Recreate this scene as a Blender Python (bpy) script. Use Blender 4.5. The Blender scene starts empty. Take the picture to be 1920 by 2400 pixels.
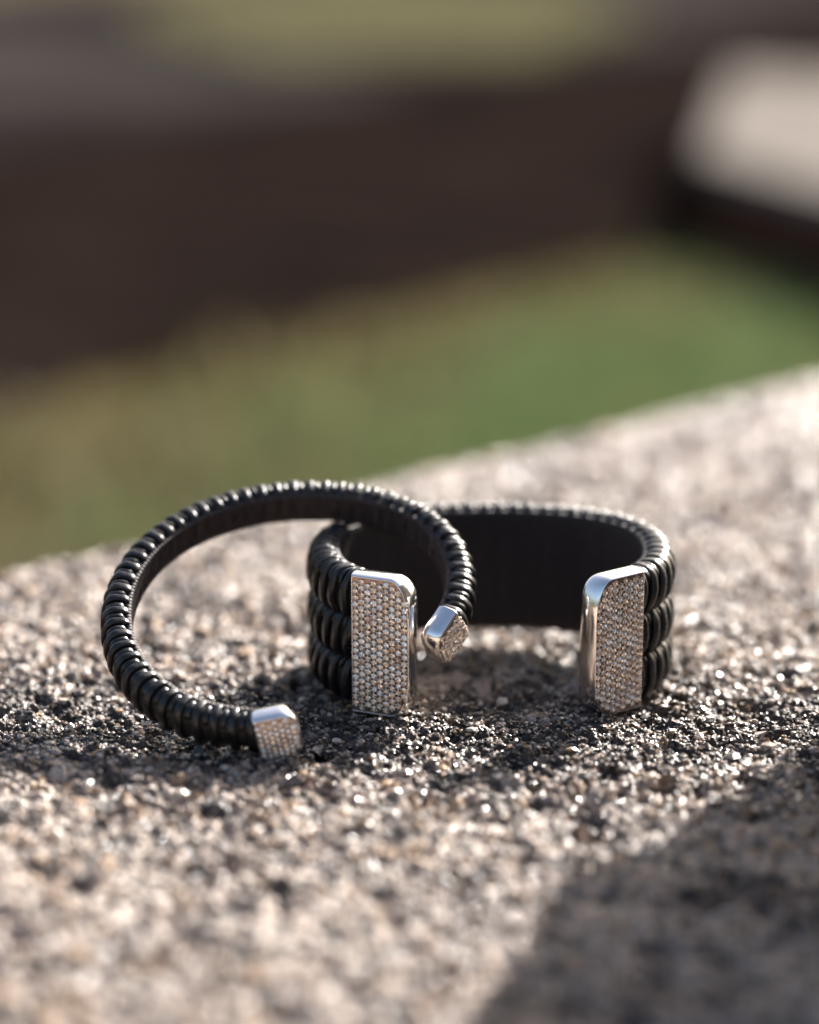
import bpy, bmesh, math, random
import numpy as np
from mathutils import Matrix, Vector

S = bpy.context.scene
col = S.collection
MM = 0.001
R = math.radians
rng = np.random.default_rng(7)
random.seed(7)

# ------------------------------------------------------------------ camera
CAMZ, CAMY, PITCH, FPX = 141.0, -450.0, 13.7, 5850.0
cam_d = bpy.data.cameras.new("camera")
cam = bpy.data.objects.new("camera", cam_d)
col.objects.link(cam)
cam.location = (0, CAMY * MM, CAMZ * MM)
cam.rotation_euler = (R(90 - PITCH), 0, 0)
cam_d.sensor_fit = 'HORIZONTAL'
cam_d.lens = 80
cam_d.sensor_width = 80 * 1920 / FPX
cam_d.clip_start = 0.01
cam_d.clip_end = 500
cam_d.dof.use_dof = True
cam_d.dof.focus_distance = 0.438
cam_d.dof.aperture_fstop = 5.0
cam_d.dof.aperture_blades = 0
S.camera = cam

# ------------------------------------------------------------------ light
SUN = Vector((0.50, 0.70, 0.52)).normalized()      # towards the sun: behind, to the right, low
elev = math.asin(SUN.z)
az = math.atan2(SUN.x, SUN.y)
w = bpy.data.worlds.new("World")
S.world = w
w.use_nodes = True
nt = w.node_tree
bg = nt.nodes['Background']
sky = nt.nodes.new('ShaderNodeTexSky')
sky.sky_type = 'NISHITA'
sky.sun_disc = False
sky.sun_elevation = elev
sky.sun_rotation = az
sky.dust_density = 5.0
nt.links.new(sky.outputs[0], bg.inputs[0])
bg.inputs[1].default_value = 0.068
sun_d = bpy.data.lights.new("sun", 'SUN')
sun_d.energy = 5.0
sun_d.angle = R(0.53)
sun_d.color = (1.0, 0.96, 0.915)
sun = bpy.data.objects.new("sun", sun_d)
col.objects.link(sun)
sun.rotation_euler = SUN.to_track_quat('Z', 'Y').to_euler()
S.view_settings.view_transform = 'Standard'
S.view_settings.look = 'None'
S.view_settings.exposure = 1.75
S.view_settings.gamma = 1.0

# ------------------------------------------------------------------ materials
def mat(name, base=(.5, .5, .5), rough=.5, metal=0.0, spec=.5):
    m = bpy.data.materials.new(name)
    m.use_nodes = True
    b = m.node_tree.nodes['Principled BSDF']
    b.inputs['Base Color'].default_value = (*base, 1)
    b.inputs['Roughness'].default_value = rough
    b.inputs['Metallic'].default_value = metal
    b.inputs['Specular IOR Level'].default_value = spec
    return m, m.node_tree, b

def N(nt, kind, **kw):
    n = nt.nodes.new(kind)
    for k, v in kw.items():
        if k.startswith('i_'):
            n.inputs[k[2:].replace('_', ' ')].default_value = v
        else:
            setattr(n, k, v)
    return n

def ramp(nt, stops, src):
    r = nt.nodes.new('ShaderNodeValToRGB')
    e = r.color_ramp.elements
    while len(e) < len(stops):
        e.new(0.5)
    for k, (p, c) in enumerate(stops):
        e[k].position = p
        e[k].color = (*c, 1) if len(c) == 3 else c
    nt.links.new(src, r.inputs[0])
    return r

def leather(name, base, rough, stretch):
    m, nt, b = mat(name, base, rough)
    uv = N(nt, 'ShaderNodeUVMap')
    mp = N(nt, 'ShaderNodeMapping')
    mp.inputs['Scale'].default_value = stretch
    nt.links.new(uv.outputs[0], mp.inputs[0])
    n1 = N(nt, 'ShaderNodeTexNoise', i_Scale=1.0, i_Detail=4.0, i_Roughness=.6)
    nt.links.new(mp.outputs[0], n1.inputs['Vector'])
    tc = N(nt, 'ShaderNodeTexCoord')
    n2 = N(nt, 'ShaderNodeTexNoise', i_Scale=900.0, i_Detail=3.0)
    nt.links.new(tc.outputs['Object'], n2.inputs['Vector'])
    c = ramp(nt, [(0.25, tuple(x * .55 for x in base)), (0.55, base), (0.8, tuple(x * 2.6 + .004 for x in base))], n1.outputs[0])
    oi = N(nt, 'ShaderNodeObjectInfo')
    vr = ramp(nt, [(0, (.6, .6, .6)), (.8, (1.0, 1.0, 1.0)), (1, (1.5, 1.4, 1.35))], oi.outputs['Random'])
    vm = N(nt, 'ShaderNodeMix', data_type='RGBA', blend_type='MULTIPLY'); vm.inputs[0].default_value = 1
    nt.links.new(c.outputs[0], vm.inputs[6]); nt.links.new(vr.outputs[0], vm.inputs[7])
    nt.links.new(vm.outputs[2], b.inputs['Base Color'])
    mr = N(nt, 'ShaderNodeMapRange', i_To_Min=rough - .14, i_To_Max=rough + .26)
    nt.links.new(n2.outputs[0], mr.inputs[0])
    ra = N(nt, 'ShaderNodeMath', operation='MULTIPLY_ADD'); ra.inputs[1].default_value = .08
    nt.links.new(oi.outputs['Random'], ra.inputs[0]); nt.links.new(mr.outputs[0], ra.inputs[2])
    nt.links.new(ra.outputs[0], b.inputs['Roughness'])
    bp = N(nt, 'ShaderNodeBump', i_Strength=.5, i_Distance=.00012)
    nt.links.new(n1.outputs[0], bp.inputs['Height'])
    bp2 = N(nt, 'ShaderNodeBump', i_Strength=.6, i_Distance=.00018)
    nt.links.new(n2.outputs[0], bp2.inputs['Height'])
    nt.links.new(bp.outputs[0], bp2.inputs['Normal'])
    nt.links.new(bp2.outputs[0], b.inputs['Normal'])
    return m

M_COIL = leather('black_leather_cord', (.0095, .0088, .0093), .23, (.25, 2.2, 1))
M_CORE = leather('black_threaded_core', (.012, .0105, .0105), .42, (.4, 6.0, 1))
M_LINE = leather('dark_brown_leather_lining', (.030, .020, .0195), .60, (3.0, .12, 1))

def metal_mat(name, base, rough):
    m, nt, b = mat(name, base, rough, 1.0)
    tc = N(nt, 'ShaderNodeTexCoord')
    n = N(nt, 'ShaderNodeTexNoise', i_Scale=450.0, i_Detail=2.0)
    nt.links.new(tc.outputs['Object'], n.inputs['Vector'])
    n2 = N(nt, 'ShaderNodeTexNoise', i_Scale=6000.0, i_Detail=1.0)
    nt.links.new(tc.outputs['Object'], n2.inputs['Vector'])
    bp = N(nt, 'ShaderNodeBump', i_Strength=.25, i_Distance=.0002)
    nt.links.new(n.outputs[0], bp.inputs['Height'])
    nt.links.new(bp.outputs[0], b.inputs['Normal'])
    mr = N(nt, 'ShaderNodeMapRange', i_To_Min=rough * .6, i_To_Max=rough * 1.6)
    nt.links.new(n2.outputs[0], mr.inputs[0])
    nt.links.new(mr.outputs[0], b.inputs['Roughness'])
    return m
M_GOLD = metal_mat('polished_white_gold', (.96, .93, .90), .15)
M_BEAD = metal_mat('gold_bead', (.92, .82, .72), .14)
M_PLATE, _nt, _b = mat('dark_setting_plate', (.42, .30, .24), .35, 1.0)

def stone_mat():
    m, nt, b = mat('champagne_diamond', (.8, .7, .6), .04, .8, 1.0)
    oi = N(nt, 'ShaderNodeObjectInfo')
    c = ramp(nt, [(0, (1.0, .86, .72)), (.35, (.95, .76, .58)), (.6, (1.0, .92, .82)), (.85, (1, .98, .93)), (1, (.75, .55, .40))], oi.outputs['Random'])
    nt.links.new(c.outputs[0], b.inputs['Base Color'])
    b.inputs['Coat Weight'].default_value = 1.0
    b.inputs['Coat Roughness'].default_value = .02
    return m
M_DIA = stone_mat()

# ------------------------------------------------------------------ object helpers
def add(name, me, parent=None, mw=None):
    o = bpy.data.objects.new(name, me)
    col.objects.link(o)
    if parent:
        o.parent = parent
    if mw is not None:
        o.matrix_basis = mw
    return o

def mesh(name, verts, faces, m, smooth=True, uv=None, scale=MM):
    me = bpy.data.meshes.new(name)
    me.from_pydata([tuple(float(c) * scale for c in v) for v in verts], [], faces)
    me.materials.append(m)
    if smooth:
        me.polygons.foreach_set('use_smooth', [True] * len(me.polygons))
    if uv is not None:
        l = me.uv_layers.new(name='UVMap')
        vi = np.empty(len(me.loops), dtype=np.int32)
        me.loops.foreach_get('vertex_index', vi)
        l.data.foreach_set('uv', np.asarray(uv, dtype=np.float32)[vi].ravel())
    me.update()
    return me

def tag(o, label=None, cat=None, kind=None, group=None):
    if label: o['label'] = label
    if cat: o['category'] = cat
    if kind: o['kind'] = kind
    if group: o['group'] = group

def empty(name, loc):
    o = bpy.data.objects.new(name, None)
    o.empty_display_size = .01
    col.objects.link(o)
    o.location = [c * MM for c in loc]
    return o

def frame(p, T, Nn, B, loc=(0, 0, 0)):
    """matrix (metres) with columns T,N,B at p (mm) relative to loc"""
    m = Matrix.Identity(4)
    for r in range(3):
        m[r][0], m[r][1], m[r][2] = float(T[r]), float(Nn[r]), float(B[r])
        m[r][3] = float(p[r] - loc[r]) * MM
    return m

# ------------------------------------------------------------------ noise (numpy)
def _h(ix, iy, k):
    n = (ix.astype(np.int64) * 374761393 + iy.astype(np.int64) * 668265263 + k * 2246822519) & 0xFFFFFFFF
    n = ((n ^ (n >> 13)) * 1274126177) & 0xFFFFFFFF
    n = ((n ^ (n >> 16)) * 2246822519) & 0xFFFFFFFF
    return ((n ^ (n >> 15)) & 0xFFFFFF) / float(0xFFFFFF)

def worley(x, y, s, k):
    gx, gy = x / s, y / s
    ix, iy = np.floor(gx), np.floor(gy)
    f1 = np.full(x.shape, 9.0); idv = np.zeros(x.shape); f2 = np.full(x.shape, 9.0)
    for dx in (-1, 0, 1):
        for dy in (-1, 0, 1):
            cx, cy = ix + dx, iy + dy
            px = cx + _h(cx, cy, k); py = cy + _h(cx, cy, k + 1)
            d = np.hypot(gx - px, gy - py)
            c = d < f1
            f2 = np.where(c, f1, np.minimum(f2, d))
            idv = np.where(c, _h(cx, cy, k + 2), idv)
            f1 = np.where(c, d, f1)
    return f1, f2, idv

def vnoise(x, y, s, k):
    gx, gy = x / s, y / s
    ix, iy = np.floor(gx), np.floor(gy)
    fx, fy = gx - ix, gy - iy
    fx = fx * fx * (3 - 2 * fx); fy = fy * fy * (3 - 2 * fy)
    a = _h(ix, iy, k); b = _h(ix + 1, iy, k); c = _h(ix, iy + 1, k); d = _h(ix + 1, iy + 1, k)
    return (a + (b - a) * fx) * (1 - fy) + (c + (d - c) * fx) * fy

def ledge_height(x, y):
    """relief (mm) of the coarse stone and a random id per grain"""
    wx = x + 0.5 * (vnoise(x, y, .9, 50) - .5); wy = y + 0.5 * (vnoise(x, y, .9, 60) - .5)
    f1, f2, i1 = worley(wx, wy, 1.95, 1)
    g1, g2, i2 = worley(wx, wy, 1.0, 11)
    q1, q2, i3 = worley(wx, wy, 6.5, 21)
    e1 = np.clip((f2 - f1) * 2.2, 0, 1); e2 = np.clip((g2 - g1) * 2.0, 0, 1)
    h = 1.9 * (e1 ** .6) * (i1 - .35) + .7 * (e2 ** .7) * (i2 - .3)
    h += -2.0 * (i3 > .70) * np.clip((q2 - q1) * 1.6, 0, 1)
    h += 1.3 * (vnoise(x, y, 17, 31) - .5) + .8 * (vnoise(x, y, 7, 32) - .5) + .35 * (vnoise(x, y, .5, 33) - .5)
    h -= .7
    h += 2.2 * (vnoise(x, y, 60, 34) - .5) * np.clip((np.hypot(x, y + 15) - 60) / 60, 0, 1)
    return h, i1, i2

# ------------------------------------------------------------------ the stone ledge
def spacing(segs):
    out = [segs[0][0]]
    for a, b, s0, s1 in segs:
        p = a
        while p < b - 1e-6:
            f = (p - a) / (b - a)
            p = min(b, p + s0 + (s1 - s0) * f)
            out.append(p)
    return np.array(out)

def edge_y(x):
    return 74 + (x + 89) * 1.093 + 3.0 * (vnoise(x, x * 0, 9, 70) - .5) + 1.6 * (vnoise(x, x * 0, 2.2, 71) - .5)

def build_ledge(mt):
    xs = spacing([(-900, -100, 40, 1.0), (-100, -82, .8, .4), (-82, 84, .31, .31), (84, 150, .45, .9), (150, 900, 1.2, 45)])
    ys = spacing([(-900, -190, 40, .9), (-190, -75, .62, .36), (-75, 12, .29, .30), (12, 100, .34, .5), (100, 330, .55, .9), (330, 1100, 1.2, 60)])
    X, Y = np.meshgrid(xs, ys)
    E = edge_y(X)
    over = Y > E
    Yc = np.minimum(Y, E)
    h, i1, i2 = ledge_height(X, Yc)
    ridge = np.clip((E - Yc) / 5.0, 0, 1)
    Z = h - (1 - ridge) ** 2 * 2.2
    ny, nx = X.shape
    idx = np.arange(ny * nx).reshape(ny, nx)
    a, b, c, d = idx[:-1, :-1], idx[:-1, 1:], idx[1:, 1:], idx[1:, :-1]
    dead = over[:-1, :-1] & over[:-1, 1:]
    keep = ~dead
    F = np.stack([a[keep], b[keep], c[keep], d[keep]], 1)
    V = np.stack([X.ravel(), Yc.ravel(), Z.ravel()], 1)
    # rear face down to the lower ground, following the ragged edge
    n0 = len(V)
    ex = xs; ey = edge_y(ex); eh = ledge_height(ex, ey)[0] - 2.2
    rings = []
    for k, (off, z) in enumerate([(0, None), (1.5, -2), (3.0, -8), (4, -60), (4, -401)]):
        zz = eh if z is None else np.full_like(ex, z) + (1.2 * (vnoise(ex, ex * 0, 3, 80 + k) - .5) if z > -300 else 0)
        rings.append(np.stack([ex - off * .6, ey + off, zz], 1))
    V = np.concatenate([V] + rings)
    m = len(ex)
    FF = []
    for k in range(4):
        r0 = n0 + k * m; r1 = r0 + m
        j = np.arange(m - 1)
        FF.append(np.stack([r0 + j, r0 + j + 1, r1 + j + 1, r1 + j], 1))
    F = np.concatenate([F] + FF)
    me = bpy.data.meshes.new('stone_ledge')
    me.vertices.add(len(V)); me.vertices.foreach_set('co', (V * MM).astype(np.float32).ravel())
    me.loops.add(F.size); me.loops.foreach_set('vertex_index', F.astype(np.int32).ravel())
    me.polygons.add(len(F))
    me.polygons.foreach_set('loop_start', np.arange(0, F.size, 4, dtype=np.int32))
    me.update(calc_edges=True)
    at = me.attributes.new('grain', 'FLOAT_COLOR', 'POINT')
    cdat = np.zeros((len(V), 4), np.float32); cdat[:, 3] = 1
    cdat[:n0, 0] = i1.ravel(); cdat[:n0, 1] = i2.ravel()
    cdat[n0:, 0] = rng.random(len(V) - n0); cdat[n0:, 1] = .5
    at.data.foreach_set('color', cdat.ravel())
    me.materials.append(mt)
    me.polygons.foreach_set('use_smooth', np.zeros(len(F), bool))
    o = add('stone_ledge', me)
    tag(o, kind='structure')
    return o

GR = [(0.0, (.010, .008, .008)), (.22, (.024, .019, .017)), (.32, (.085, .060, .048)), (.40, (.36, .275, .215)), (.55, (.46, .37, .305)),
      (.67, (.28, .225, .19)), (.76, (.56, .47, .40)), (.86, (.14, .115, .10)), (.92, (.42, .27, .15)), (1.0, (.64, .56, .49))]

def ledge_mat():
    m, nt, b = mat('coarse_weathered_stone', (.4, .33, .27), .45)
    a = N(nt, 'ShaderNodeAttribute', attribute_name='grain')
    sp = N(nt, 'ShaderNodeSeparateColor')
    nt.links.new(a.outputs['Color'], sp.inputs[0])
    r1 = ramp(nt, GR, sp.outputs[0]); r2 = ramp(nt, GR, sp.outputs[1])
    r1.color_ramp.interpolation = 'CONSTANT'
    mx = N(nt, 'ShaderNodeMix', data_type='RGBA'); mx.inputs[0].default_value = .25
    nt.links.new(r1.outputs[0], mx.inputs[6]); nt.links.new(r2.outputs[0], mx.inputs[7])
    tc = N(nt, 'ShaderNodeTexCoord')
    n1 = N(nt, 'ShaderNodeTexNoise', i_Scale=45.0, i_Detail=6.0, i_Roughness=.65)   # dirt in patches
    nt.links.new(tc.outputs['Object'], n1.inputs['Vector'])
    dr = ramp(nt, [(.38, (.33, .28, .26)), (.52, (1, 1, 1))], n1.outputs[0])
    n2 = N(nt, 'ShaderNodeTexNoise', i_Scale=2600.0, i_Detail=4.0, i_Roughness=.7)
    nt.links.new(tc.outputs['Object'], n2.inputs['Vector'])
    fr = ramp(nt, [(.3, (.55, .52, .5)), (.62, (1.15, 1.12, 1.08))], n2.outputs[0])
    m1 = N(nt, 'ShaderNodeMix', data_type='RGBA', blend_type='MULTIPLY'); m1.inputs[0].default_value = 1
    # dark band across the stone: part grime, part painted shade around the bracelets
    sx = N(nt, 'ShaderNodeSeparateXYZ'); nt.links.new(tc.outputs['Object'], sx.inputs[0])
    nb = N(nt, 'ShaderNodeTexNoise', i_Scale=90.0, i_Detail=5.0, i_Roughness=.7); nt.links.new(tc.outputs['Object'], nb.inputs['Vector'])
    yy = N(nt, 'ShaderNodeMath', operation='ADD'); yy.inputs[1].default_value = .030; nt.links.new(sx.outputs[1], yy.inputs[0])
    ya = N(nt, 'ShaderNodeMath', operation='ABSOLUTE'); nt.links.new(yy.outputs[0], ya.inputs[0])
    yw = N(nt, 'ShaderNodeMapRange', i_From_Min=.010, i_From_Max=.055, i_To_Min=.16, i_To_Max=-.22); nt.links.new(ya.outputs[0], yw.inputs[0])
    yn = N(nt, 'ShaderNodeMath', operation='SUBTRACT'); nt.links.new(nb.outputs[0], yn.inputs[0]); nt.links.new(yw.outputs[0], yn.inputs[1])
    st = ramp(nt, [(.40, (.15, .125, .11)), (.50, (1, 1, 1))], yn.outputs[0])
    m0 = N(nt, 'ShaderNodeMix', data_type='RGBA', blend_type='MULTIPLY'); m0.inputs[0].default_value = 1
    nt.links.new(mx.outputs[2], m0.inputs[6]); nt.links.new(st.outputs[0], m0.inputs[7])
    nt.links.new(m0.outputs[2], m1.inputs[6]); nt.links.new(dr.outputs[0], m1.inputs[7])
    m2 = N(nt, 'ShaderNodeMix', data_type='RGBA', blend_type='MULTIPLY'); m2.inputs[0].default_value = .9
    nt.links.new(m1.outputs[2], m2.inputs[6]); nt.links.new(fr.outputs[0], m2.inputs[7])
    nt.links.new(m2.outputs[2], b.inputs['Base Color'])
    mr = N(nt, 'ShaderNodeMapRange', i_From_Min=.3, i_From_Max=.7, i_To_Min=.38, i_To_Max=.75)
    ad = N(nt, 'ShaderNodeMath', operation='GREATER_THAN'); ad.inputs[1].default_value = .66     # some grains are glassy
    nt.links.new(sp.outputs[1], ad.inputs[0])
    sb = N(nt, 'ShaderNodeMath', operation='MULTIPLY_ADD'); sb.inputs[1].default_value = -.34
    nt.links.new(ad.outputs[0], sb.inputs[0]); nt.links.new(mr.outputs[0], sb.inputs[2])
    mxx = N(nt, 'ShaderNodeMath', operation='MAXIMUM'); mxx.inputs[1].default_value = .14
    nt.links.new(sb.outputs[0], mxx.inputs[0])
    nt.links.new(n2.outputs[0], mr.inputs[0]); nt.links.new(mxx.outputs[0], b.inputs['Roughness'])
    bp = N(nt, 'ShaderNodeBump', i_Strength=.6, i_Distance=.00012)
    nt.links.new(n2.outputs[0], bp.inputs['Height']); nt.links.new(bp.outputs[0], b.inputs['Normal'])
    return m
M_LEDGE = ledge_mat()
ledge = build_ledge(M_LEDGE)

def chip_mat(name, random_src):
    m, nt, b = mat(name, (.4, .33, .27), .2)
    if random_src == 'object':
        src = N(nt, 'ShaderNodeObjectInfo').outputs['Random']
    else:
        src = N(nt, 'ShaderNodeAttribute', attribute_name='grain').outputs['Fac']
    r = ramp(nt, GR, src); r.color_ramp.interpolation = 'CONSTANT'
    tc = N(nt, 'ShaderNodeTexCoord')
    n2 = N(nt, 'ShaderNodeTexNoise', i_Scale=3000.0, i_Detail=3.0)
    nt.links.new(tc.outputs['Object'], n2.inputs['Vector'])
    fr = ramp(nt, [(.3, (.6, .58, .55)), (.65, (1.1, 1.1, 1.1))], n2.outputs[0])
    m2 = N(nt, 'ShaderNodeMix', data_type='RGBA', blend_type='MULTIPLY'); m2.inputs[0].default_value = .9
    nt.links.new(r.outputs[0], m2.inputs[6]); nt.links.new(fr.outputs[0], m2.inputs[7])
    nt.links.new(m2.outputs[2], b.inputs['Base Color'])
    b.inputs['Roughness'].default_value = .26; b.inputs['IOR'].default_value = 1.6
    return m

def ico(sub=1):
    bm = bmesh.new(); bmesh.ops.create_icosphere(bm, subdivisions=sub, radius=1)
    bm.verts.ensure_lookup_table()
    v = np.array([list(q.co) for q in bm.verts]); f = np.array([[q.index for q in p.verts] for p in bm.faces])
    bm.free(); return v, f
ICO1 = ico(1)

def chip_verts():
    v = ICO1[0].copy()
    v *= (.75 + .5 * rng.random((len(v), 1)))
    v *= np.array([1, .8, .55]) * (.8 + .4 * rng.random(3))
    th = rng.random() * 6.283; t2 = (rng.random() - .5) * 1.0
    c, s = math.cos(th), math.sin(th)
    v = v @ np.array([[c, s, 0], [-s, c, 0], [0, 0, 1]])
    c, s = math.cos(t2), math.sin(t2)
    return v @ np.array([[1, 0, 0], [0, c, s], [0, -s, c]])

# chips one can pick out, each a part of the ledge
M_CHIP = chip_mat('stone_chip_grain', 'object')
chip_meshes = [mesh('aggregate_chip', chip_verts(), [tuple(int(i) for i in f) for f in ICO1[1]], M_CHIP, smooth=False) for _ in range(12)]
cx = rng.uniform(-72, 74, 290); cy = rng.normal(-36, 14, 290)
ch = ledge_height(cx, cy)[0]
for k in range(290):
    s = rng.uniform(.5, 1.35) * (1.25 if k % 23 == 0 else 1)
    if k % 11 == 5: s = rng.uniform(1.5, 2.3)
    m4 = Matrix.Translation((cx[k] * MM, cy[k] * MM, (ch[k] + (s * .18 if s < 1.5 else -.1)) * MM)) @ Matrix.Rotation(rng.random() * 6.28, 4, 'Z') @ Matrix.Scale(s, 4)
    add('aggregate_chip', chip_meshes[k % 12], ledge, m4)

# the countless smaller grit, one object
def build_grit(n=36000):
    y = np.concatenate([rng.normal(-34, 20, n // 2), rng.uniform(-165, 250, n - n // 2)])
    x = rng.uniform(-1, 1, n) * (90 + np.clip(y + 60, -25, 400) * .16)
    ok = y < edge_y(x) - 3
    x, y = x[ok], y[ok]; n = len(x)
    z = ledge_height(x, y)[0]
    sz = .15 + .5 * rng.random(n) ** 2.4
    base = np.stack([chip_verts() for _ in range(64)])
    pick = rng.integers(0, 64, n)
    V = base[pick] * sz[:, None, None] + np.stack([x, y, z + sz * .25], 1)[:, None, :]
    F = ICO1[1][None] + (np.arange(n) * len(ICO1[0]))[:, None, None]
    V = V.reshape(-1, 3); F = F.reshape(-1, 3)
    me = bpy.data.meshes.new('grit')
    me.vertices.add(len(V)); me.vertices.foreach_set('co', (V * MM).astype(np.float32).ravel())
    me.loops.add(F.size); me.loops.foreach_set('vertex_index', F.astype(np.int32).ravel())
    me.polygons.add(len(F)); me.polygons.foreach_set('loop_start', np.arange(0, F.size, 3, dtype=np.int32))
    me.update(calc_edges=True)
    at = me.attributes.new('grain', 'FLOAT', 'POINT')
    at.data.foreach_set('value', np.repeat(rng.random(n), len(ICO1[0])).astype(np.float32))
    me.polygons.foreach_set('use_smooth', np.zeros(len(F), bool))
    me.materials.append(chip_mat('grit_grain', 'attr'))
    o = add('grit', me)
    tag(o, 'fine beige and black grit scattered over the rough stone ledge', 'grit', 'stuff')
build_grit()

# ------------------------------------------------------------------ generic sweep pieces
def dsec(w, ro, ri, n=40, eo=2.2, ei=5.0, b0=0.0):
    """closed D section, list of (N, B): rounded outside, flat inside"""
    out = []
    for k in range(n):
        a = 2 * math.pi * k / n
        c, s = math.cos(a), math.sin(a)
        e = eo if c >= 0 else ei
        rr = ro if c >= 0 else ri
        nn = math.copysign(abs(c) ** (2 / e), c) * rr
        bb = math.copysign(abs(s) ** (2 / e), s) * w
        out.append((nn, bb + b0))
    return out

def resample(sec, n, closed=True):
    p = np.array(sec + ([sec[0]] if closed else []), float)
    d = np.r_[0, np.cumsum(np.hypot(*np.diff(p, axis=0).T))]
    t = np.linspace(0, d[-1], n + (1 if closed else 0))
    q = np.stack([np.interp(t, d, p[:, 0]), np.interp(t, d, p[:, 1])], 1)
    return q[:-1] if closed else q

def sweep(P, T, Nn, B, sec, name, m, closed_sec=True, off=None, caps=True):
    """off(i, sec)->sec lets the section breathe along the path"""
    n = len(P); k = len(sec)
    V = []; UV = []
    s = np.r_[0, np.cumsum(np.linalg.norm(np.diff(P, axis=0), axis=1))]
    for i in range(n):
        q = np.array(sec, float) if off is None else off(i, np.array(sec, float))
        for j in range(k):
            V.append(P[i] + Nn[i] * q[j][0] + B[i] * q[j][1])
            UV.append((s[i], j * .5))
    F = []
    for i in range(n - 1):
        for j in range(k if closed_sec else k - 1):
            j2 = (j + 1) % k
            F.append((i * k + j, i * k + j2, (i + 1) * k + j2, (i + 1) * k + j))
    if caps and closed_sec:
        F.append(tuple(range(k - 1, -1, -1))); F.append(tuple((n - 1) * k + j for j in range(k)))
    return mesh(name, V, F, m, True, UV)

def coil_mesh(sec, width, thick, m, lean=.0, span=None, seed=0):
    """a cord wrapped once round the section; local x along the path, y outward, z across"""
    rr = np.random.default_rng(seed)
    full = span is None
    q = resample(sec, 36) if full else None
    if not full:
        qq = resample(sec, 72)
        i0, i1 = span
        q = np.array([qq[i % 72] for i in range(i0, i1 + 1, 2)])
    n = len(q)
    # normals of the loop
    if full:
        t = np.roll(q, -1, 0) - np.roll(q, 1, 0)
    else:
        t = np.gradient(q, axis=0)
    t /= np.linalg.norm(t, axis=1)[:, None]
    nn = np.stack([t[:, 1], -t[:, 0]], 1)
    prof = [(-.5, -.5), (-.5, .5), (-.42, .86), (-.22, .95), (.1, 1.0), (.38, .93), (.5, .62), (.5, -.5)]
    V = []; UV = []; F = []
    bmax = max(abs(a[1]) for a in sec) or 1
    ph = rr.random() * 6
    for i in range(n):
        lo = lean * (q[i][1] / bmax) + .10 * math.sin(i * .5 + ph)
        wsc = width * (1 + .07 * math.sin(i * .7 + ph * 2))
        tsc = thick * (1 + .08 * math.sin(i * 1.1 + ph * 3))
        if not full:
            e = min(i, n - 1 - i)
            if e == 0: wsc *= .75; tsc *= -.1
            elif e == 1: wsc *= .95; tsc *= .8
        for j, (a, h) in enumerate(prof):
            p = q[i] + nn[i] * h * tsc
            V.append((lo + a * wsc, p[0], p[1])); UV.append((i * .5, j * .4))
    k = len(prof)
    for i in range(n if full else n - 1):
        i2 = (i + 1) % n
        for j in range(k - 1):
            F.append((i * k + j, i * k + j + 1, i2 * k + j + 1, i2 * k + j))
    return mesh('coil', V, F, m, True, UV)

# ------------------------------------------------------------------ end caps set with stones
def cap_outline(L, H, rt, rb, inset, ns=6, ry=None):
    """outline in (T,B): tip at +L/2, base at -L/2"""
    x0, x1, y0, y1 = -L / 2 + inset, L / 2 - inset, -H / 2 + inset, H / 2 - inset
    ry = max(.15, (ry or rt) - inset * .8); rt = max(.15, rt - inset * .8); rb = max(.12, rb - inset * .5)
    pts = []
    for cxx, cyy, r, r2, a0 in ((x1 - rt, y1 - ry, rt, ry, 0), (x0 + rb, y1 - rb, rb, rb, 90), (x0 + rb, y0 + rb, rb, rb, 180), (x1 - rt, y0 + ry, rt, ry, 270)):
        for k in range(ns + 1):
            a = R(a0 + 90 * k / ns)
            pts.append((cxx + r * math.cos(a), cyy + r2 * math.sin(a)))
    return pts

def diamond_meshes(r, n=6):
    out = []
    for v in range(n):
        rr = np.random.default_rng(100 + v)
        a0 = rr.random() * 6.28
        V = []; F = []
        tx, tz = rr.normal(0, .12, 2)
        def ring(rad, hgt, k, ph):
            i0 = len(V)
            for j in range(k):
                a = a0 + ph + 2 * math.pi * j / k
                x, z = rad * r * math.cos(a), rad * r * math.sin(a)
                V.append((x, hgt * r + tx * x + tz * z, z))
            return i0
        g0 = ring(1.0, -.25, 8, 0); g = ring(1.0, 0, 8, 0); c = ring(.86, .20, 8, .39); t = ring(.60, .30, 8, 0)
        p = ring(.30, -.08, 8, .39)
        i = len(V); V.append((0, .10 * r, 0))
        for j in range(8):
            k = (j + 1) % 8; h = (j - 1) % 8
            F += [(g0 + j, g0 + k, g + k, g + j), (g + j, g + k, c + j), (g + k, c + k, c + j),
                  (c + j, t + k, t + j), (c + j, c + k, t + k),
                  (t + j, t + k, p + j), (t + k, p + k, p + j), (p + j, p + k, i)]
        me = mesh('diamond', V, F, M_DIA, smooth=False)
        bm = bmesh.new(); bm.from_mesh(me); bmesh.ops.recalc_face_normals(bm, faces=bm.faces)
        bm.faces.ensure_lookup_table()
        up = sum((f.normal.y for f in bm.faces if f.calc_center_median().length < r * MM * .8))
        if up < 0: bmesh.ops.reverse_faces(bm, faces=bm.faces)
        bm.to_mesh(me); bm.free()
        out.append(me)
    return out

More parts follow.
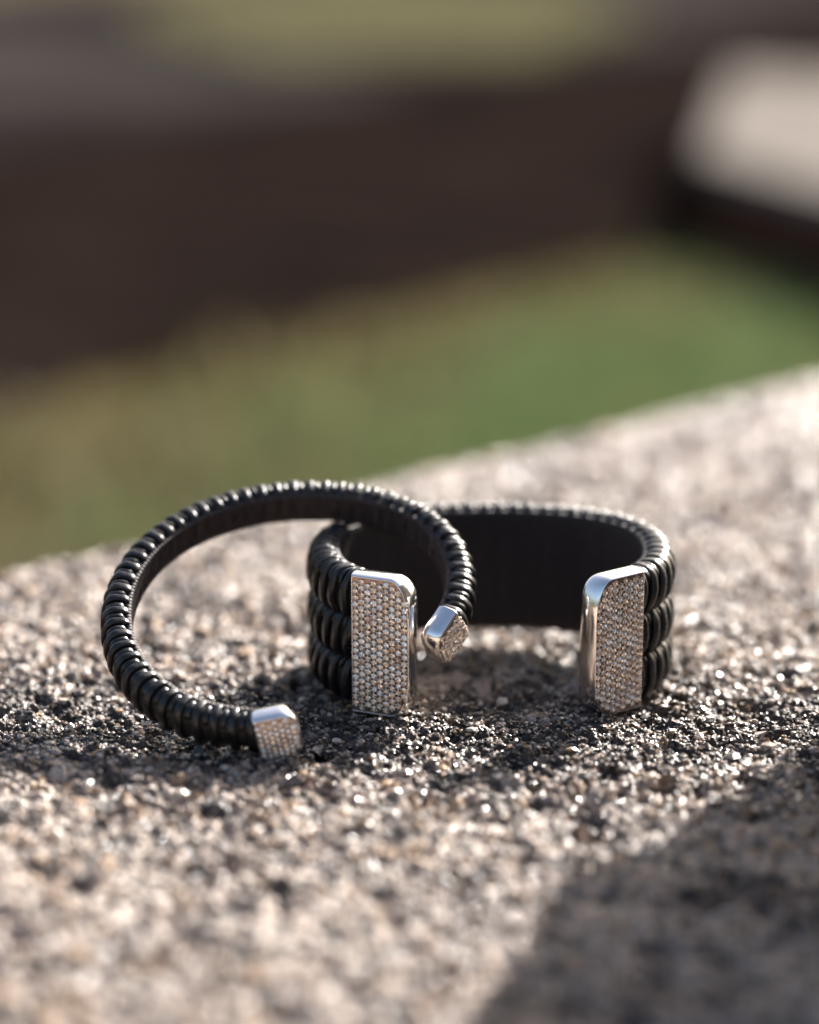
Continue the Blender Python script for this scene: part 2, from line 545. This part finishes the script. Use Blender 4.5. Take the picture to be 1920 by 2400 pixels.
def build_cap(parent, M4, L, H, Th, rt, rb, pitch_t, pitch_b, dias, flip, label=None, bulge=0.0, ry=None):
    """M4: local x = towards the tip, y = outward, z = across. flip mirrors handedness safely"""
    half = Th / 2
    # (height, inset) from the back to the front rim
    lay = [(-half, 1.5), (-half + .25, .95), (-half + .8, .4), (-half + 1.7, .08), (half - 1.5, 0), (half - .8, .08), (half - .3, .22), (half - .06, .38), (half, .48), (half - .10, .53), (half - .45, .55)]
    def yy(x, z, h):
        if h < 0: return h
        return h - bulge * ((z / (H / 2)) ** 2 * 1.0 + (max(0, x) / (L / 2)) ** 2 * .7) * (h / half)
    V = []; F = []
    k = None
    for h, ins in lay:
        o = cap_outline(L, H, rt, rb, ins, 8, None if ry is None else rt + (ry - rt) * min(1, max(0, (h + half) / (1.7 * half))))
        k = len(o)
        V += [(x, yy(x, z, h), z) for x, z in o]
    for a in range(len(lay) - 1):
        for j in range(k):
            j2 = (j + 1) % k
            F.append((a * k + j, a * k + j2, (a + 1) * k + j2, (a + 1) * k + j))
    F.append(tuple(range(k))[::-1])
    me = mesh('end_cap', V, F, M_GOLD, True)
    bm = bmesh.new(); bm.from_mesh(me); bmesh.ops.recalc_face_normals(bm, faces=bm.faces); bm.to_mesh(me); bm.free()
    cap = add('end_cap', me, parent, M4)
    if label: cap['label'] = label
    # plate under the stones (grid so it can follow the bulge)
    V = []; F = []
    gx, gz = 8, 14
    o_in = .50
    for a in range(gx + 1):
        for b in range(gz + 1):
            x = -L / 2 + o_in + (L - 2 * o_in) * a / gx
            zmax = H / 2 - o_in
            rc = rt - .4; rcy = (ry or rt) - .4
            dx = x - (L / 2 - o_in - rc)
            if dx > 0:
                zmax -= (1 - math.sqrt(max(0, 1 - (dx / rc) ** 2))) * rcy
            z = -zmax + 2 * zmax * b / gz
            V.append((x, yy(x, z, half - .30), z))
    for a in range(gx):
        for b in range(gz):
            i = a * (gz + 1) + b
            F.append((i, i + gz + 1, i + gz + 2, i + 1))
    add('setting_plate', mesh('setting_plate', V, F, M_PLATE, True), cap)
    # stones
    ncol = int((L - .95) / pitch_t)
    x0 = -(ncol - 1) * pitch_t / 2 - (.15 if bulge else .02)
    beads = []; spots = []
    cnt = 0
    for c in range(ncol):
        x = x0 + c * pitch_t
        dx = min(rt - .4, max(0, x + pitch_t * .1 - (L / 2 - .50 - (rt - .4))))
        rc = rt - .4; rcy = (ry or rt) - .4
        zm = H / 2 - .42 - (1 - math.sqrt(max(0, 1 - (dx / rc) ** 2))) * rcy - pitch_b * .33 - (.25 if bulge else 0)
        nrow = int(2 * zm / pitch_b) + 1
        st = (c % 2) * .5 * pitch_b
        zs = [r_ * pitch_b + st for r_ in range(-14, 15) if abs(r_ * pitch_b + st) <= zm + .12]
        for z in zs:
            jx, jz = rng.normal(0, .025, 2)
            y = yy(x, z, half - .05)
            tilt = Matrix.Rotation(rng.normal(0, .10) + 2 * bulge * z / (H / 2) ** 2, 4, 'X') @ Matrix.Rotation(rng.normal(0, .10), 4, 'Z')
            rot = tilt @ Matrix.Rotation(rng.random() * 6.28, 4, 'Y')
            spots.append((z, cnt, Matrix.Translation(((x + jx) * MM, (y - .06) * MM, (z + jz) * MM)) @ rot))
            cnt += 1
            for sx, sz in ((.5, .24), (.5, -.24), (-.5, .24), (-.5, -.24), (0, .5)):
                beads.append((x + sx * pitch_t, y + .02, z + sz * pitch_b))
    # single stones up to 148 a cap; the lowest rows beyond that are one joined part
    spots.sort(key=lambda q: -q[0] * (1 if M4[2][2] > 0 else -1))
    for z, k_, m_ in spots[:148]:
        add('diamond', dias[k_ % len(dias)], cap, m_)
    if len(spots) > 148:
        bm = bmesh.new()
        for z, k_, m_ in spots[148:]:
            nv = len(bm.verts)
            bm.from_mesh(dias[k_ % len(dias)])
            bm.verts.ensure_lookup_table()
            bmesh.ops.transform(bm, matrix=m_, verts=bm.verts[nv:])
        me = bpy.data.meshes.new('diamond_rows'); bm.to_mesh(me); bm.free(); me.materials.clear(); me.materials.append(M_DIA)
        o = add('diamond_rows', me, cap); o['kind'] = 'stuff'
    iv, jf = ICO1
    V = []; F = []
    for bx, by, bz in beads:
        r_ = .12 + .03 * rng.random()
        n0 = len(V)
        V += [(bx + q[0] * r_, by + q[1] * r_, bz + q[2] * r_) for q in iv]
        F += [tuple(int(i) + n0 for i in f) for f in jf]
    pb = add('prong_beads', mesh('prong_beads', V, F, M_BEAD, True), cap)
    pb['kind'] = 'stuff'
    return cap, cnt

DIA_W = diamond_meshes(.60)
DIA_R = diamond_meshes(.505)

# ------------------------------------------------------------------ wide cuff
def wide_cuff():
    root = empty('wide_cuff_bracelet', (15.0, -29.0, 0.2))
    root.rotation_euler = (R(3.6), 0, 0)              # its back is raised a little off the stone
    tag(root, 'wide black leather cuff standing on its edge, three wrapped rows between two stone-set rectangular ends', 'bracelet')
    a_, b_, ex = 30.9, 23.6, 2.35
    cy = 26.8                                            # oval centre behind the root
    def pt(th):
        c, s = math.cos(th), math.sin(th)
        return np.array([math.copysign(abs(c) ** (2 / ex), c) * a_, math.copysign(abs(s) ** (2 / ex), s) * b_ + cy, 0.0])
    th = np.linspace(-math.pi / 2, 1.5 * math.pi, 4001)
    P = np.array([pt(t) for t in th])
    s = np.r_[0, np.cumsum(np.linalg.norm(np.diff(P, axis=0), axis=1))]
    tot = s[-1]
    # arc position where the cap centres sit
    def s_at_x(xo):
        k = np.argmax(P[:1500, 0] >= xo); return s[k]
    sc = s_at_x(20.2); scl = s_at_x(18.9)
    def at(ss):
        x = np.interp(ss, s, P[:, 0]); y = np.interp(ss, s, P[:, 1]); return np.array([x, y, 0.0])
    def fr(ss):
        t = at(ss + .4) - at(ss - .4); t /= np.linalg.norm(t)
        return at(ss), t, np.array([t[1], -t[0], 0.0]), np.array([0, 0, 1.0])   # outward normal for ccw travel
    HH = 24.6; rows = (4.2, 12.3, 20.4)
    s0, s1 = sc + 4.6, tot - scl - 4.6
    def path(a, b, n):
        q = [fr(x) for x in np.linspace(a, b, n)]
        return [np.array([z[i] for z in q]) for i in range(4)]
    Pp, T, Nn, B = path(s0 - 1.5, s1 + 1.5, 260)
    for bz in rows:
        sec = dsec(3.85, 2.15, 1.9, 36, b0=bz)
        add('wrapped_core', sweep(Pp, T, Nn, B, sec, 'wrapped_core', M_CORE), root)
    # ribbed lining inside
    Pp, T, Nn, B = path(s0 - 1.5, s1 + 1.5, 900)
    zs = np.linspace(.55, HH - .55, 16)
    jit = rng.random(900)
    lin = [(-1.55, .3)] + [(-2.85, z) for z in zs] + [(-1.55, HH - .3)]
    def off(i, q):
        d = .13 * math.sin(i * 2 * math.pi / 6) + .04 * jit[i]
        q[1:-1, 0] -= d
        return q
    add('lining', sweep(Pp, T, Nn, B, lin, 'lining', M_LINE, caps=False, off=off), root)
    # cords: a full turn and a short bridging turn between
    base = dsec(4.08, 2.62, 2.05, 72)
    fulls = [coil_mesh(base, 1.42, .60, M_COIL, lean=.55, seed=k) for k in range(4)]
    halfs = [coil_mesh(base, .95, .40, M_COIL, lean=.5, span=(7, 23), seed=20 + k) for k in range(4)]
    pitch = 2.95
    ncoil = int((s1 - s0 - 1.6) / pitch) + 1
    for ri, bz in enumerate(rows):
        shift = (ri % 2) * .9
        for k in range(ncoil):
            ss = s0 + 1.0 + k * pitch + shift + rng.normal(0, .10)
            if ss > s1 - .4: continue
            p, t, nn, b = fr(ss)
            add('cord_turn', fulls[(k + ri) % 4], root, frame(p + b * bz, t, nn, b))
            ss2 = ss + pitch * .5
            if ss2 < s1 - .4:
                p, t, nn, b = fr(ss2)
                add('bridging_cord', halfs[(k + ri) % 4], root, frame(p + b * bz, t, nn, b))
    # caps
    n = 0
    for side in (1, -1):
        ss = sc if side == 1 else tot - scl
        p, t, nn, b = fr(ss)
        t2 = -t if side == 1 else t                      # towards the tip (the opening)
        # turn the caps a little flatter to the front than the curve
        ang = R(6) if side == 1 else R(4)
        c_, s_ = math.cos(ang), math.sin(ang)
        rot = lambda v: np.array([c_ * v[0] - s_ * v[1], s_ * v[0] + c_ * v[1], v[2]])
        t2, nn = rot(t2), rot(nn)
        bz = np.cross(t2, nn)                            # keeps the frame right-handed
        M4 = frame(p + b * HH / 2 + nn * .95 + b * .25, t2, nn, bz)
        cap, c = build_cap(root, M4, 11.6, 26.3, 5.2, 3.8, .35, 1.165, 1.245, DIA_W, False,
                           'polished rectangular end at the %s of the opening, front set with champagne stones' % ('right' if side == 1 else 'left'), ry=7.8)
        n += c
    print('cuff stones', n, 'coils', ncoil)
    return root
wide_cuff()

# ------------------------------------------------------------------ thin cuff leaning on it
CAP_DIR = ((.97, .05, .20), (-.54, -.485, -.68)); CAP_UP = ((-.24, -.34, .91), (-.22, -.70, .675))
def thin_cuff():
    fw = np.array([0, math.cos(R(PITCH)), -math.sin(R(PITCH))]); up = np.array([0, math.sin(R(PITCH)), math.cos(R(PITCH))])
    A = np.array([-22.0, -46.5, 4.7]); B = np.array([6.9, -24.0, 14.4]); Cc = np.array([-11.5, 8.0, 31.5])
    n = np.cross(B - A, Cc - A); n /= np.linalg.norm(n)
    if n[2] < 0: n = -n
    u = (B - A) / np.linalg.norm(B - A); v = np.cross(n, u)
    if (Cc - A) @ v < 0: v = -v
    # centre line of the tube in its own plane (mm)
    UV = np.array(RING_UV)

    d = np.r_[0, np.cumsum(np.hypot(*np.diff(UV, axis=0).T))]
    t = d / d[-1] * 2 - 1
    pu, pv = np.polyfit(t, UV[:, 0], 8), np.polyfit(t, UV[:, 1], 8)
    tt = np.linspace(-1, 1, 2401)
    Q = np.stack([np.polyval(pu, tt), np.polyval(pv, tt)], 1)
    P = A + Q[:, :1] * u + Q[:, 1:] * v
    s = np.r_[0, np.cumsum(np.linalg.norm(np.diff(P, axis=0), axis=1))]
    tot = s[-1]
    loc = np.array([P[:, 0].mean(), P[:, 1].mean(), 0.0])
    root = empty('thin_cuff_bracelet', loc)
    tag(root, 'thin black leather bangle with short stone-set ends, leaning tilted over the wide cuff', 'bracelet')
    cen = P.mean(0)
    def at(x): return np.array([np.interp(x, s, P[:, i]) for i in range(3)])
    def fr(x):
        tg = at(min(tot, x + .5)) - at(max(0, x - .5)); tg /= np.linalg.norm(tg)
        nn = np.cross(tg, n)
        p = at(x)
        if nn @ (p - cen) < 0: nn = -nn
        return p, tg, nn, n
    def path(a, b, k):
        q = [fr(x) for x in np.linspace(a, b, k)]
        return [np.array([z[i] for z in q]) for i in range(4)]
    a, b = 2.6, tot - 2.6
    Pp, T, Nn, Bn = path(a, b, 260)
    sec = dsec(3.0, 2.15, 1.75, 36)
    add('wrapped_core', sweep(Pp - loc, T, Nn, Bn, sec, 'wrapped_core', M_CORE), root)
    Pp, T, Nn, Bn = path(a, b, 1000)
    lin = [(-1.45, -3.15)] + [(-2.5, z) for z in np.linspace(-3.0, 3.0, 9)] + [(-1.45, 3.05)]
    def off(i, q):
        q[1:-1, 0] -= .12 * math.sin(i * 2 * math.pi / 6); return q
    add('lining', sweep(Pp - loc, T, Nn, Bn, lin, 'lining', M_LINE, caps=False, off=off), root)
    base = dsec(3.3, 2.35, 1.85, 72)
    fulls = [coil_mesh(base, 1.42, .64, M_COIL, lean=.45, seed=40 + k) for k in range(4)]
    halfs = [coil_mesh(base, .95, .42, M_COIL, lean=.4, span=(7, 23), seed=60 + k) for k in range(4)]
    pitch = 3.02
    k = 0; x = a + 2.2
    while x < b - 1.6:
        for xx, ms, nm in ((x, fulls, 'cord_turn'), (x + pitch * .5, halfs, 'bridging_cord')):
            if xx > b - 1.2: continue
            p, tg, nn, bb = fr(xx + rng.normal(0, .10))
            # right-handed frame: x along path, y outward, z across (towards the raised face)
            tx = np.cross(nn, bb)
            add(nm, ms[k % 4], root, frame(p, tx, nn, bb, loc))
        k += 1; x += pitch
    for end in (0, 1):
        p, tg, nn, bb = fr(0.6 if end == 0 else tot - .6)
        t2 = -tg if end == 0 else tg
        bz = np.cross(t2, nn)
        t2 = np.array(CAP_DIR[end]); t2 /= np.linalg.norm(t2)
        b2 = np.array(CAP_UP[end]); b2 -= t2 * (b2 @ t2); b2 /= np.linalg.norm(b2)
        n2 = np.cross(b2, t2)
        if n2 @ nn < 0: n2 = -n2
        nn = n2; bz = np.cross(t2, nn)
        M4 = frame(p + nn * .2, t2, nn, bz, loc)
        build_cap(root, M4, 7.8, 9.8, 5.2, 3.0, .5, .97, 1.04, DIA_R, False,
                  'short polished end %s, its outer face set with stones' % ('lying low at the front' if end == 0 else 'hanging in the opening of the wide cuff'), bulge=.85, ry=3.6)
    return root

# pixel positions (source photo) of the tube's centre were cast on the bangle's plane once; result in plane coordinates
RING_UV = [[-0.18, -0.76], [-4.02, 2.04], [-8.36, 7.63], [-12.34, 15.83], [-12.9, 23.53], [-10.25, 31.95], [-5.66, 39.19], [1.58, 46.36], [10.87, 50.77], [21.27, 51.67], [30.81, 49.63], [38.95, 45.59], [46.12, 40.23], [51.79, 33.04], [53.59, 26.04], [53.41, 18.76], [50.18, 11.3], [44.41, 5.2], [36.53, 0.39]]
thin_cuff()

# ------------------------------------------------------------------ lower ground and background
def noise_mix(name, stops, scale, rough=.95, detail=4.0):
    m, nt, b = mat(name, (.3, .3, .3), rough, spec=0.0)
    tc = N(nt, 'ShaderNodeTexCoord')
    n = N(nt, 'ShaderNodeTexNoise', i_Scale=scale, i_Detail=detail, i_Roughness=.6)
    nt.links.new(tc.outputs['Object'], n.inputs['Vector'])
    r = ramp(nt, stops, n.outputs[0])
    nt.links.new(r.outputs[0], b.inputs['Base Color'])
    bp = N(nt, 'ShaderNodeBump', i_Strength=.5, i_Distance=.01)
    n2 = N(nt, 'ShaderNodeTexNoise', i_Scale=60.0, i_Detail=4.0)
    nt.links.new(tc.outputs['Object'], n2.inputs['Vector'])
    nt.links.new(n2.outputs[0], bp.inputs['Height']); nt.links.new(bp.outputs[0], b.inputs['Normal'])
    return m

def sheet(name, pts, z, m, kind='structure'):
    V = [(x, y, z) for x, y in pts]
    o = add(name, mesh(name, V, [tuple(range(len(V)))], m, False, scale=1.0))
    tag(o, kind=kind)
    return o
M_EARTH = noise_mix('dry_earth', [(.35, (.05, .04, .025)), (.65, (.10, .085, .05))], 1.2)
M_SOIL = noise_mix('dark_bark_mulch', [(.35, (.006, .0042, .0036)), (.7, (.015, .0105, .009))], 3.0)
M_PATH = noise_mix('grey_tarmac', [(.40, (.012, .010, .0098)), (.66, (.042, .037, .034))], .55)
M_LAWN = noise_mix('lawn_floor', [(.3, (.028, .021, .009)), (.7, (.046, .036, .015))], 3.0)
M_DRYL = noise_mix('dry_lawn_floor', [(.3, (.13, .115, .05)), (.7, (.17, .15, .07))], 3.0)

def ex(p, d, t): return (p[0] + d[0] * t, p[1] + d[1] * t)
D1 = (.541, .841); D2 = (.40, .917)
q1 = (-.455, 2.20)          # lawn meets mulch
q2 = (-.95, 5.15)          # mulch meets tarmac
sheet('ground', [(-80, -20), (80, -20), (80, 150), (-80, 150)], -.400, M_EARTH)
sheet('lawn', [ex(q1, D1, -6), (3.0, -3.0), (9, 4), ex(q1, D1, 9)], -.392, M_LAWN)
sheet('soil_bed', [ex(q1, D1, -6), ex(q1, D1, 9), ex(q2, D2, 12), ex(q2, D2, -6)], -.388, M_SOIL)
sheet('path', [ex(q2, D2, -8), ex(q2, D2, 60), ex((-5.2, 11.5), D2, 60), ex((-5.2, 11.5), D2, -8)], -.384, M_PATH)

# grass blades: one object each
def blades(name, n, region, cols, label, hmin, hmax, z0):
    m, nt, b = mat(name + '_blade', cols[1], .55)
    a = N(nt, 'ShaderNodeAttribute', attribute_name='grain')
    r = ramp(nt, [(0, cols[0]), (.5, cols[1]), (1, cols[2])], a.outputs['Fac'])
    nt.links.new(r.outputs[0], b.inputs['Base Color'])
    tr = N(nt, 'ShaderNodeBsdfTranslucent'); ms = N(nt, 'ShaderNodeMixShader'); ms.inputs[0].default_value = .45
    nt.links.new(r.outputs[0], tr.inputs[0])
    out = nt.nodes['Material Output']
    nt.links.new(b.outputs[0], ms.inputs[1]); nt.links.new(tr.outputs[0], ms.inputs[2]); nt.links.new(ms.outputs[0], out.inputs[0])
    x, y = region(n); n = len(x)
    hh = rng.uniform(hmin, hmax, n); th = rng.random(n) * 6.28; wd = .0022 + .002 * rng.random(n)
    lx, ly = rng.normal(0, .35, n) * hh, rng.normal(0, .35, n) * hh
    ct, st = np.cos(th) * wd, np.sin(th) * wd
    z = np.full(n, z0)
    V = np.stack([np.stack([x - ct, y - st, z], 1), np.stack([x + ct, y + st, z], 1),
                  np.stack([x + lx * .4 + ct * .7, y + ly * .4 + st * .7, z + hh * .6], 1), np.stack([x + lx, y + ly, z + hh], 1)], 1).reshape(-1, 3)
    i = np.arange(n) * 4
    F = np.concatenate([np.stack([i, i + 1, i + 2], 1), np.stack([i, i + 2, i + 3], 1)])
    me = bpy.data.meshes.new(name)
    me.vertices.add(len(V)); me.vertices.foreach_set('co', V.astype(np.float32).ravel())
    me.loops.add(F.size); me.loops.foreach_set('vertex_index', F.astype(np.int32).ravel())
    me.polygons.add(len(F)); me.polygons.foreach_set('loop_start', np.arange(0, F.size, 3, dtype=np.int32))
    me.update(calc_edges=True)
    at = me.attributes.new('grain', 'FLOAT', 'POINT'); at.data.foreach_set('value', np.repeat(rng.random(n), 4).astype(np.float32))
    me.materials.append(m)
    tag(add(name, me), label, 'grass', 'stuff')

def near_edge(x, y):    # metres behind the ledge's rear edge line
    return y - (.077 + (x + .089) * 1.093)
def lawn_side(x, y):    # >0: on the lawn side of the mulch line
    return (x - q1[0]) * D1[1] - (y - q1[1]) * D1[0]
def patch(x, y):
    g = (x + .17) * 1.0 - (y - 2.2) * .05
    return g + .10 * (vnoise(x, y, .35, 90) - .5)
def reg_green(n):
    x = rng.uniform(-.3, 2.2, n); y = rng.uniform(.9, 5.0, n)
    k = (lawn_side(x, y) > 0.12 + .95 * vnoise(x, y, .2, 91) * rng.random(n) ** .7) & (near_edge(x, y) > .1) & (patch(x, y) > .5 * (rng.random(n) - .5))
    return x[k], y[k]
def reg_dry(n):
    x = rng.uniform(-1.0, 1.2, n); y = rng.uniform(.7, 4.6, n)
    k = (lawn_side(x, y) > 0.0 + .9 * vnoise(x, y, .2, 92) ** .5 * rng.random(n) ** .7) & (near_edge(x, y) > .1) & ((patch(x, y) < .35 * (rng.random(n) - .5)) | (rng.random(n) < .12 + .5 * (lawn_side(x, y) < .45)))
    return x[k], y[k]
blades('green_grass', 120000, reg_green, [(.060, .098, .034), (.092, .132, .050), (.12, .138, .058)], 'bright green lawn grass behind the stone ledge', .02, .05, -.392)
blades('dry_grass', 90000, reg_dry, [(.09, .072, .032), (.145, .126, .066), (.092, .096, .042)], 'pale dry grass behind the left part of the ledge', .02, .05, -.392)
def reg_far(n):
    x = rng.uniform(-2.2, 2.2, n); y = rng.uniform(8.0, 18.0, n)
    k = (((x + .1) / 1.1) ** 2 + ((y - 13.0) / 4.6) ** 2 < 1 + .3 * vnoise(x, y, .5, 93))
    return x[k], y[k]
blades('far_grass', 60000, reg_far, [(.075, .07, .037), (.115, .107, .057), (.14, .128, .066)], 'yellowish grass patch at the top of the background', .04, .09, -.384)

# pale bench at the right
def box(name, c, sx, sy, sz, m, parent=None, rz=0, bev=.006):
    bm = bmesh.new(); bmesh.ops.create_cube(bm, size=1)
    for v in bm.verts: v.co = Vector((v.co.x * sx, v.co.y * sy, v.co.z * sz))
    bmesh.ops.bevel(bm, geom=list(bm.edges), offset=bev, segments=2, affect='EDGES', profile=.6)
    me = bpy.data.meshes.new(name); bm.to_mesh(me); bm.free(); me.materials.append(m)
    o = add(name, me, parent)
    o.location = c; o.rotation_euler = (0, 0, rz)
    return o
M_PALE = noise_mix('pale_bench_stone', [(.3, (.12, .104, .092)), (.7, (.19, .17, .15))], 4.0, .7)
M_WOOD = noise_mix('dark_red_timber', [(.3, (.06, .022, .014)), (.7, (.10, .04, .025))], 6.0, .7)
def bench():
    k1 = (.455, 3.5)                # left front corner; a low raised slab
    root = bpy.data.objects.new('raised_step', None); col.objects.link(root); root.location = (k1[0], k1[1], -.39)
    tag(root, 'blurred pale stone step with a dark red brick front at the upper right', 'step')
    P4 = [(0, 0), (.36, -1.62), (3.2, -.6), (.30, 2.0)]
    def slab(name, z0, z1, m, grow):
        cx = sum(p[0] for p in P4) / 4; cy = sum(p[1] for p in P4) / 4
        Q = [(cx + (p[0] - cx) * grow, cy + (p[1] - cy) * grow) for p in P4]
        bm = bmesh.new()
        lo = [bm.verts.new((a, b, z0)) for a, b in Q]; hi = [bm.verts.new((a, b, z1)) for a, b in Q]
        bm.faces.new(lo[::-1]); bm.faces.new(hi)
        for i in range(4): bm.faces.new((lo[i], lo[(i + 1) % 4], hi[(i + 1) % 4], hi[i]))
        bmesh.ops.bevel(bm, geom=list(bm.edges), offset=.006, segments=2, affect='EDGES')
        bmesh.ops.recalc_face_normals(bm, faces=bm.faces)
        me = bpy.data.meshes.new(name); bm.to_mesh(me); bm.free(); me.materials.append(m)
        return add(name, me, root)
    slab('top_slab', .115, .150, M_PALE, 1.0)
    slab('riser', -.03, .113, M_WOOD, .985)
bench()

# block added out of view, shaped to throw the lower right shadow
def add_shadow_block():
    bm = bmesh.new(); bmesh.ops.create_cube(bm, size=1)
    bmesh.ops.subdivide_edges(bm, edges=list(bm.edges), cuts=14, use_grid_fill=True)
    for v in bm.verts:
        c = v.co.copy()
        f = Vector((c.x * 110, c.y * 190, (c.z + .5) * 118 - 2))
        n = np.array([vnoise(np.array([f.x + f.z * .7]), np.array([f.y + f.z * .5]), 14, 95)[0] - .5, vnoise(np.array([f.x - f.z]), np.array([f.y + f.z]), 11, 96)[0] - .5])
        f.x += n[0] * 11; f.y += n[1] * 11; f.z += (n[0] * 16 - f.y * .06 - 4) * (c.z + .5)
        v.co = f * MM
    me = bpy.data.meshes.new('shadow_block'); bm.to_mesh(me); bm.free()
    me.materials.append(noise_mix('shadow_block_stone', [(.3, (.22, .18, .15)), (.7, (.42, .36, .30))], 60.0, .8))
    o = add('shadow_block', me)
    o.location = (.151, -.070, 0); o.rotation_euler = (0, 0, R(-16))
    tag(o, 'unseen block added at the right to cast the shadow in the lower right corner', 'stone block')
add_shadow_block()
